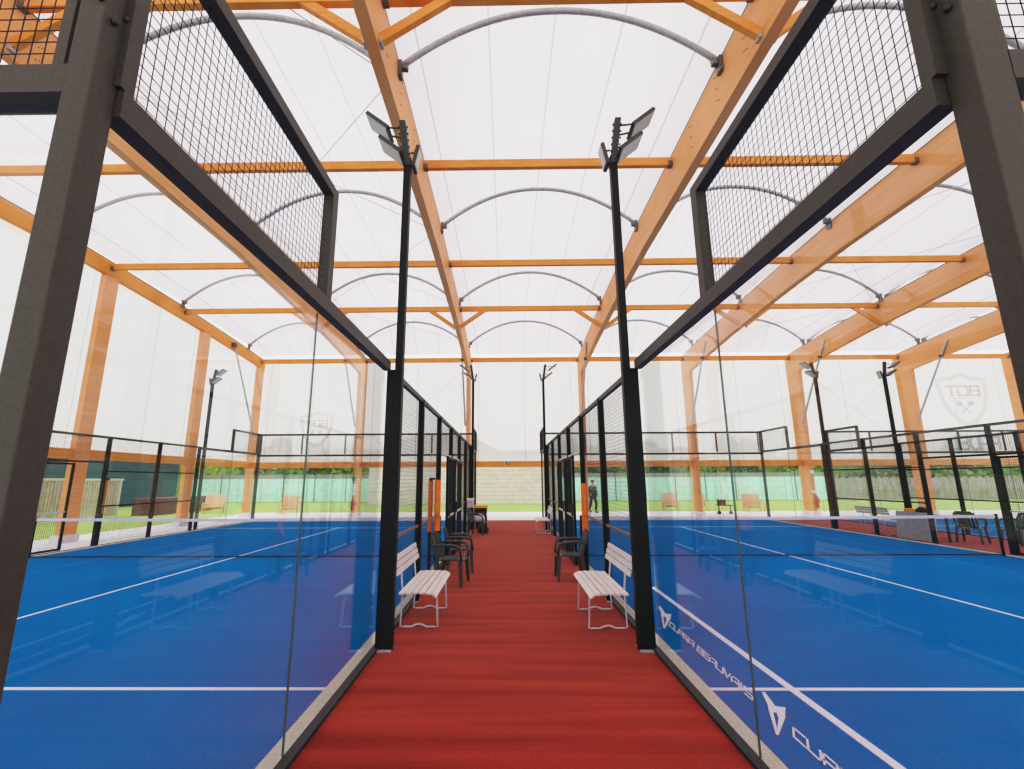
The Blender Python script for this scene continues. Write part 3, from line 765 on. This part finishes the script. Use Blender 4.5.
# ------------------------------------------------------------------ furniture
def make_bench():
    t = thing('slatted_bench', '', 'bench', (0,0,0), 0, 'white slatted benches')
    L_ = 1.38
    # local: back towards -x, seat front +x, length along y
    for i, (xx, zz) in enumerate(((-.17,.445),(-.09,.450),(-.01,.452),(.07,.450),(.15,.446))):
        MB().box(xx-.034, xx+.034, -L_/2, L_/2, zz-.012, zz+.012).build('seat_slat', M['slat'], t, bevel=.004)
    MB().obox((.214,0,.424), (.007,0,.009), (0,L_/2,0), (.026,0,-.020)).build('seat_slat', M['slat'], t, bevel=.004)
    for zz in (.67, .745, .82):
        MB().obox((-.235-(zz-.67)*.28,0,zz), (.009,0,.002), (0,L_/2,0), (-.008,0,.032)).build('back_slat', M['slat'], t, bevel=.004)
    for y in (-.42, .42):
        p = [(-.28,y,.86),(-.235,y,.62),(-.215,y,.42),(-.23,y,.02)]
        arcp = [(-.23+.46*i/10, y, .014+(.03*math.sin((i-3)/4*PI) if 3 <= i <= 7 else 0)) for i in range(11)]
        q = p + arcp[1:-1] + [(.23,y,.014),(.205,y,.40),(.2,y,.425),(-.2,y,.425)]
        MB().tube(q, .012, 8).build('leg_frame', M['tubew'], t, smooth=True)
    MB().bar((-.2,-.42,.415),(-.2,.42,.415),.02).build('cross_bar', M['tubew'], t)
    return t
bL = make_bench(); bL.location = (-1.078, 6.51, 0); bL['label'] = 'white slatted bench left of the walkway beside the near floodlight pole'
bL.rotation_euler = (0,0,0)
dup(bL, (1.19, 6.44, 0), PI, 'white slatted bench right of the walkway beside the near floodlight pole')
dup(bL, (1.2, 16.5, 0), PI, 'small distant white bench at the far right end of the walkway')
dup(bL, (12.05, 15.75, 0), 0, 'grey white bench on the second walkway beside the right court fence')

def make_chair():
    """monobloc armchair, faces +x"""
    t = thing('plastic_armchair', '', 'chair', (0,0,0), 0, 'dark plastic armchairs')
    mb = MB(); n = 8
    def surf(fn, nu, nv, th):
        b = len(mb.v)
        for k in (0, 1):
            for i in range(nu+1):
                for j in range(nv+1):
                    mb.v.append(tuple(Vector(fn(i/nu, j/nv)) + Vector(th)*k))
        S = (nu+1)*(nv+1); idx = lambda k, i, j: b+k*S+i*(nv+1)+j
        for i in range(nu):
            for j in range(nv):
                mb.f.append((idx(1,i,j), idx(1,i+1,j), idx(1,i+1,j+1), idx(1,i,j+1))); mb.m.append(0)
                mb.f.append((idx(0,i,j), idx(0,i,j+1), idx(0,i+1,j+1), idx(0,i+1,j))); mb.m.append(0)
        for i in range(nu):
            for j in (0, nv): mb.f.append((idx(0,i,j), idx(0,i+1,j), idx(1,i+1,j), idx(1,i,j))); mb.m.append(0)
        for j in range(nv):
            for i in (0, nu): mb.f.append((idx(0,i,j), idx(0,i,j+1), idx(1,i,j+1), idx(1,i,j))); mb.m.append(0)
    surf(lambda u, v: (-.22+.46*u, (-.5+v)*(.42+.06*u), .40+.025*math.cos((v-.5)*PI)*-1+.02*u+(.0 if u < .9 else -.02)), 10, 8, (0,0,.022))
    mb.build('seat', M['chair'], t, smooth=True)
    mb = MB()
    for i in range(5):
        y = -.15+.075*i
        mb.obox((-.265,y,.62), (-.055,0,.19), (0,.022,0), (.008,0,.003))
    for z, ww, xx in ((.44,.43,-.215),(.79,.42,-.325),(.83,.34,-.335)):
        mb.bar((xx,-ww/2,z),(xx,ww/2,z),.02,.05)
    for s in (-1, 1): mb.tube([(-.21,s*.22,.42),(-.26,s*.23,.62),(-.33,s*.20,.81)], .022, 8)
    mb.build('backrest', M['chair'], t)
    for s in (-1, 1):
        MB().tube([(-.29,s*.235,.64),(-.15,s*.275,.665),(.10,s*.28,.655),(.2,s*.27,.62),(.22,s*.26,.5),(.22,s*.24,.41)], [.02,.026,.028,.028,.024,.024], 8).build('armrest', M['chair'], t, smooth=True)
        for fx, a in ((.2, .03), (-.2, -.06)):
            MB().prism([(-.032,-.028),(.032,-.028),(.032,.028),(-.032,.028)], lambda x, y, k: (fx+a*(1-k)+x*(.7+.3*k), s*(.235+.03*(1-k))+y*(.7+.3*k), .41*k)).build('leg', M['chair'], t)
    return t
ch = make_chair(); ch.location = (-.965, 8.55, 0); ch.rotation_euler = (0,0,-.15); ch['label'] = 'dark plastic armchair left of the walkway, nearer of the pair by the orange pads'
dup(ch, (-.93, 9.72, 0), .1, 'dark plastic armchair left of the walkway, farther of the pair')
dup(ch, (1.12, 8.96, 0), PI, 'dark plastic armchair right of the walkway under the orange pad')
dup(ch, (-.96, 15.9, 0), -.2, 'dark armchair heaped with pale towels at the far left of the walkway')
dup(ch, (12.85, 13.6, 0), .5, 'dark armchair on the second walkway beside the grey board')
dup(ch, (13.5, 13.0, 0), PI, 'dark armchair on the second walkway near the farthest court fence')
tag(MB().tube([(0,-.12,.05),(.02,0,.09),(0,.14,.06)], [.05,.075,.05], 10).build('sports_bag', M['bag'], None, smooth=True, loc=(1.28,8.72,.0)), 'small dark bag on the carpet under the right armchair', 'bag')
def lump(name, m_, loc, sx, sy, sz, label, cat, grp=None):
    random.seed(int(loc[1]*10)); mb = MB(); n = 14; b = 0
    prof = [(.5,0),(.62,.12),(.6,.4),(.5,.7),(.28,.93),(.05,1.0)]
    mb.lathe(prof, n=n); mb.v = [(x*sx*(1+random.uniform(-.12,.12)), y*sy*(1+random.uniform(-.12,.12)), z*sz) for x, y, z in mb.v]
    return tag(mb.build(name, m_, None, smooth=True, loc=loc), label, cat, grp)
lump('towel', M['towel'], (-.93,15.9,.43), .30, .34, .24, 'pale crumpled towel on the seat of the far left armchair', 'towel')
o = MB(); o.box(-.11,.09,-.20,.20,.0,.26); o.box(-.13,.11,-.18,.18,.25,.29)
tag(o.build('towel', M['towel'], None, bevel=.02, loc=(-1.2,15.9,.87)), 'pale towel hung over the back of the far left armchair', 'towel')
lump('sports_bag', M['bag'], (-.84,16.5,0), .3, .4, .34, 'dark sports bag on the carpet beside the yellow lidded bin', 'bag')
def bin_(label, loc, rz=0):
    t = thing('waste_bin', label, 'bin', loc, rz, 'waste bins with yellow lids')
    MB().prism([(-.5,-.5),(.5,-.5),(.5,.5),(-.5,.5)], lambda x, y, k: (x*(.36+.1*k), y*(.36+.1*k), .03+.72*k)).build('body', M['blackp'], t, bevel=.02)
    MB().obox((0,0,.79), (.25,0,0), (0,.25,0), (0,0,.045)).box(-.27,.27,-.27,.27,.745,.765).build('lid', M['yellow'], t, bevel=.015)
    for s in (-1, 1): MB().tube([(-.15,s*.16,.04),(-.15,s*.2,.04)], .04, 12).build('wheel', M['blackp'], t)
    return t
bin_('black bin with bright yellow lid at the far left of the walkway', (-.98, 17.95, 0))
bin_('black bin with yellow lid on the second walkway behind the grey board', (12.6, 14.9, 0))
bd = thing('grey_board', 'flat grey board standing against the fence of the second walkway', 'board', (11.84, 14.2, 0))
MB().obox((0,0,.40), (.015,0,0), (0,.66,0), (.04,0,.385)).build('panel', M['panelg'], bd)
MB().box(.06,.4,-.64,.64,.70,.73).box(.36,.4,-.62,-.57,0,.7).box(.36,.4,.57,.62,0,.7).build('trestle', M['darkmetal'], bd)
lump('sports_bag', M['bag'], (12.1,14.2,.735), .2, .3, .2, 'dark bag on the trestle behind the grey board', 'bag')

# fire equipment on the columns
def extinguisher(label, x, y, z, lean=0):
    t = thing('fire_extinguisher', label, 'extinguisher', (x, y, z))
    MB().lathe([(.03,0),(.085,.01),(.09,.05),(.09,.44),(.07,.5),(.03,.54)], n=16).build('cylinder', M['red'], t, smooth=True)
    MB().box(-.03,.03,-.05,.05,.54,.6).build('valve', M['blackp'], t)
    MB().tube([(.03,0,.56),(.11,-.02,.5),(.12,-.02,.2)], .012, 6).build('hose', M['blackp'], t)
    return t
extinguisher('red fire extinguisher on the column behind the left court', XR[1], YE-.545, .3)
tag(MB().box(-.1,.1,-.01,.01,0,.55).build('safety_notice', M['white'], None, loc=(XR[1],YE-.47,1.05)), 'white safety notice above the red extinguisher behind the left court', 'notice')
tag(MB().box(-.12,.12,-.01,.01,0,.2).build('safety_sign', M['greens'], None, loc=(XR[1],YE-.485,1.75)), 'small green safety sign above the white notice behind the left court', 'sign')
extinguisher('red fire extinguisher on the column behind the right court outer corner', XR[5], YE-.555, .35)
tag(MB().box(-.11,.11,-.01,.01,0,.16).build('safety_notice', M['white'], None, loc=(XR[5],YE-.46,1.05)), 'small white notice above the extinguisher at the right court outer corner', 'notice')
tag(MB().box(-.11,.11,-.01,.01,0,.18).build('safety_notice', M['white'], None, loc=(XR[5],YE-.49,2.0)), 'small white notice high on the timber column, right court outer corner', 'notice')

# ------------------------------------------------------------------ outside
def garden_seat(wd=1.2):
    t = thing('garden_seat', '', 'seat', (0,0,0), 0, 'light wooden garden seats')
    n = int(wd/.13)
    b = MB()
    for i in range(n): b.obox((-wd/2+wd*(i+.5)/n, .28, .62), (wd/n*.42,0,0), (0,.012,0), (0,.06,.42))
    b.build('backrest', M['garden'], t)
    s = MB()
    for i in range(4): s.box(-wd/2, wd/2, -.32+.14*i, -.2+.14*i, .34, .37)
    s.build('seat', M['garden'], t)
    for x in (-wd/2+.05, wd/2-.05):
        MB().box(x-.035, x+.035, -.32, .3, .55, .59).build('armrest', M['garden'], t)
        for y in (-.28, .22): MB().box(x-.035, x+.035, y-.035, y+.035, -.02, .55).build('leg', M['garden'], t)
    return t
gs = garden_seat(); gs.location = (9.45, 27.9, -.01); gs['label'] = 'light wooden garden seat outside behind the right court, left of a column'; gs.scale = (.72,.85,.95)
gs.location.z = -.01
dup(gs, (13.7, 26.9, -.01), 0, 'light wooden garden seat outside behind the right court, right of the column', scale=(.85,.85,.9))
dup(gs, (11.6, 28.6, -.01), 0, 'narrow light wooden garden seat outside beside the black trolley', scale=(.45,.8,.85))
dup(gs, (17.1, 27.0, -.01), 0, 'light wooden garden seat outside partly hidden behind a timber column')
dup(gs, (-12.2, 26.6, -.01), 0, 'light wooden garden seat outside behind the left court, near the slatted fence', scale=(.8,.9,.9))
dup(gs, (-17.0, 27.6, -.03), .3, 'light wooden garden seat on the grass at far left', scale=(.9,.9,1))
tr_ = thing('ball_trolley', 'small black wheeled trolley outside behind the right court', 'trolley', (11.2, 24.9, 0))
MB().box(-.35,.35,-.2,.2,.42,.46).box(-.3,.0,-.18,.18,.46,.72).build('tray', M['blackp'], tr_)
for x in (-.3,.3): MB().box(x-.02,x+.02,-.02,.02,.1,.42).build('leg', M['darkmetal'], tr_)
for x in (-.3,.3): MB().tube([(x,-.06,.07),(x,.06,.07)], .085, 14).build('wheel', M['blackp'], tr_)

# far fence and walls
for lb_, a, b in (('green mesh windscreen fence across the lawn behind the right court', 4.2, 27.2), ('green mesh windscreen fence across the lawn behind the left court', -27.5, -11.2)):
    tf = thing('windscreen_fence', lb_, 'fence', ((a+b)/2, 41, 0), 0, 'green windscreen fences')
    MB().box((a-b)/2, (b-a)/2, -.02, .02, 0, 1.95).build('green_screen', M['screen'], tf)
    MB().box((a-b)/2, (b-a)/2, -.02, .02, 1.95, 2.3).build('wire_top', mat('grey fence wire', (150,158,150), .8, 0, (128,140,130), 30), tf)
    n = int((b-a)/2.5)
    for i in range(n+1): MB().tube([((a-b)/2+(b-a)*i/n, -.06, -.05), ((a-b)/2+(b-a)*i/n, -.06, 2.35)], .03, 6).build('post', M['darkmetal'], tf)
wf = thing('wooden_fence', 'weathered grey wooden paling fence at the far right of the lawn', 'fence', (39.6, 41, 0))
wb = MB()
for i in range(270):
    x = -12.3 + i*.165; wb.box(x, x+.14, -.012, .012, -.03, 1.85+.08*math.sin(i*1.7))
wb.build('palings', mat('weathered paling', (176,172,162), .9, 0, (150,146,136), 3, (1,1,.3)), wf)
MB().box(-12.3, 12.4, .015, .06, .4, .5).box(-12.3, 32, .015, .06, 1.4, 1.5).build('rail', M['trunk'], wf)
hb = thing('block_building', 'grey block walled building behind the walkway end', 'building', (-3.4, 38.6, 0))
MB().box(-7.2, 7.2, -2.3, 3, -.03, 3.6).build('wall', M['block'], hb)
MB().prism([(-7.6,3.6),(7.5,3.6),(7.5,4.0),(2.7,4.0),(.6,5.2),(-3.5,5.2),(-7.6,3.8)], lambda a, b, k: (a, -2.6+5.8*k, b)).build('roof', M['roofg'], hb)
# left side: dark clad building and slatted timber fence
lb = thing('clad_building', 'dark blue clad building beyond the left wall', 'building', (-30, 24, 0))
MB().box(-2, 2, -20, 16, -.03, 3.6).build('wall', M['bluedark'], lb)
MB().box(-2.3, 2.3, -20.3, 16.3, 3.6, 3.8).build('roof', M['roofg'], lb)
sf = thing('slatted_fence', 'slatted timber fence with pale top rail outside the left wall', 'fence', (-20.3, 19.5, 0))
sb = MB()
for i in range(62):
    y = -5+i*.165; sb.box(-.02, .02, y, y+.11, .05, 1.82)
sb.build('slats', mat('greyed slats', (196,180,156), .9, 0, (170,162,150), 4), sf)
MB().box(-.05, .05, -5.1, 5.35, 1.82, 1.92).build('top_rail', M['pale'], sf)
for y in (-5, -1.5, 2, 5.25): MB().box(-.06, .0, y, y+.09, -.03, 1.85).build('post', M['pale'], sf)
tag(MB().box(-.6,.6,-2.5,2.5,0,.9).build('brick_planter', mat('brown brick', (120,84,84), .9, 0, (100,70,74), 6), None, loc=(-19.5,28,-.03)), 'low brown brick planter beyond the slatted fence', 'planter')

# trees
def tree(h, wdt, m_, n=1500, seed=1):
    random.seed(seed); t = thing('tree', '', 'tree', (0,0,0), 0, 'trees beyond the fences')
    mb = MB(); blobs = [(random.uniform(-.75,.75)*wdt, random.uniform(-.45,.45)*wdt, random.uniform(.14,.85)*h, random.uniform(.32,.5)*wdt) for _ in range(14)]
    for i in range(n):
        bx, by, bz, br = blobs[i % 14]; d = Vector((random.gauss(0,1), random.gauss(0,1), random.gauss(0,1))).normalized()*br*random.uniform(.55,1)
        c = Vector((bx, by, bz)) + d; c.z = max(.3, c.z); a = Vector((random.gauss(0,1), random.gauss(0,1), random.gauss(0,1))).normalized()
        b = a.cross(Vector((random.gauss(0,1), random.gauss(0,1), random.gauss(0,1)))).normalized(); s = random.uniform(.18,.36)
        mb.quad(c-a*s, c+b*s*.6, c+a*s, c-b*s*.6)
    mb.build('foliage', m_, t)
    tb = MB().tube([(0,0,-.1),(.05,0,h*.35),(0,.05,h*.7)], [.14,.11,.05], 8)
    for k in range(4): a = k*1.6; tb.tube([(0,0,h*.35),(math.cos(a)*wdt*.3, math.sin(a)*wdt*.3, h*.65)], [.06,.03], 6)
    tb.build('trunk', M['trunk'], t)
    return t
ta = tree(5.6, 2.5, M['leafd'], 5200, seed=3); tb_ = tree(5.2, 2.5, M['leafl'], 4600, seed=5)
ta.location = (6.8, 45.5, 0); ta['label'] = 'dark leafy tree behind the green fence, just right of the walkway'
tb_.location = (10.5, 51, 0); tb_['label'] = 'pale green tree behind the green fence over the right court'
RN = ['first','second','third','fourth','fifth','sixth','seventh','eighth','ninth','tenth','eleventh']
for i in range(11):
    x = 14.4+3.7*i; k = i in (1, 4, 8); y = 45.5+5.5*(i % 2)
    dup(tb_ if k else ta, (x, y, 0), (i % 2)*PI, '%s green tree in the right hand row, %s of eleven counted from the walkway' % ('pale' if k else 'dark', RN[i]), scale=(1,1,.94+.04*(i % 4)))
for i in range(5):
    x = -12.5-3.6*i; k = i == 1; y = 51-5.5*(i % 2)
    dup(tb_ if k else ta, (x, y, 0), (i % 2)*PI, '%s green tree in the left hand row, %s of five counted from the block building' % ('pale' if k else 'dark', RN[i]), scale=(1,1,.94+.04*(i % 4)))

for lb_, a, b in (('long green hedge behind the tree row at right', 2, 75), ('long green hedge behind the tree row at left', -60, -10.5)):
    random.seed(11); hg = thing('hedge', lb_, 'hedge', ((a+b)/2, 55.5, 0), 0, 'hedges behind the trees')
    MB().box((a-b)/2, (b-a)/2, -.5, .5, -.05, 4.3).build('dense_core', M['leafd'], hg)
    hm = MB(); n = int((b-a)*46)
    for i in range(n):
        c = Vector((random.uniform((a-b)/2, (b-a)/2), random.choice((-.55, -.6, -.7, .55)), random.uniform(.1, 4.7))); u1 = Vector((random.gauss(0,1), random.gauss(0,.4), random.gauss(0,1))).normalized(); u2 = u1.cross(Vector((random.gauss(0,.3), 1, random.gauss(0,.3)))).normalized(); q = random.uniform(.2, .38)
        hm.quad(c-u1*q, c+u2*q*.6, c+u1*q, c-u2*q*.6)
    hm.build('foliage', M['leafl'], hg)

# ------------------------------------------------------------------ person walking outside (dark clothes)
def skin(name, verts, edges, radii, m_, parent, sub=1, root=0):
    me = bpy.data.meshes.new(name); me.from_pydata(verts, edges, []); o = bpy.data.objects.new(name, me); COL.objects.link(o); o.parent = parent
    me.materials.append(m_)
    md = o.modifiers.new('skin', 'SKIN'); md.use_smooth_shade = True
    for i, r in enumerate(radii): me.skin_vertices[0].data[i].radius = (r, r) if not isinstance(r, tuple) else r
    me.skin_vertices[0].data[root].use_root = True
    s = o.modifiers.new('sub', 'SUBSURF'); s.levels = sub; s.render_levels = sub
    return o
pr = thing('person', 'person in dark jacket and trousers walking outside right of the walkway end', 'person', (4.75, 26.6, -.015), .3)
V = [(0,0,.92),(0,0,1.12),(0,-.02,1.36),(0,-.03,1.47),(0,-.05,1.56),(0,-.05,1.68),
     (.17,-.02,1.38),(.24,.1,1.14),(.22,-.02,.93),(.22,-.06,.84),
     (-.17,-.02,1.38),(-.25,-.12,1.15),(-.24,-.24,.97),(-.24,-.28,.89),
     (.09,0,.88),(.10,-.2,.50),(.10,-.1,.09),(.10,-.24,.04),
     (-.09,0,.88),(-.10,.06,.48),(-.10,.28,.14),(-.10,.16,.05)]
Ed = [(0,1),(1,2),(2,3),(3,4),(4,5),(2,6),(6,7),(7,8),(8,9),(2,10),(10,11),(11,12),(12,13),(0,14),(14,15),(15,16),(16,17),(0,18),(18,19),(19,20),(20,21)]
Rd = [.13,.12,.14,.055,.085,.075,.06,.045,.035,.03,.06,.045,.035,.03,.09,.06,.045,.035,.09,.06,.045,.035]
skin('body', V, Ed, Rd, M['skin'], pr)
J = [0,1,2,6,7,8,10,11,12]; mp_ = {a: i for i, a in enumerate(J)}
skin('jacket', [V[j] for j in J], [(mp_[a], mp_[b]) for a, b in Ed if a in mp_ and b in mp_], [Rd[j]+(.04 if j == 0 else .025) for j in J], M['cloth'], pr)
J = [0,14,15,16,18,19,20]; mp_ = {a: i for i, a in enumerate(J)}
skin('trousers', [V[j] for j in J], [(mp_[a], mp_[b]) for a, b in Ed if a in mp_ and b in mp_], [Rd[j]+(.035 if j == 0 else .02) for j in J], M['cloth2'], pr)
MB().lathe([(.03,-.02),(.09,.0),(.1,.05),(.08,.11),(.02,.135)], c=(0,-.03,1.63), n=14).build('hair', M['hair'], pr, smooth=True)
for x, y, z in ((.10,-.19,.04), (-.10,.2,.06)):
    MB().obox((x,y,z), (.045,0,0), (0,.13,0), (0,0,.04)).build('shoe', M['blackp'], pr, bevel=.02)
# face: nose and ears
MB().obox((0,-.135,1.62), (.012,0,0), (0,.015,0), (0,0,.02)).build('nose', M['skin'], pr, bevel=.005)
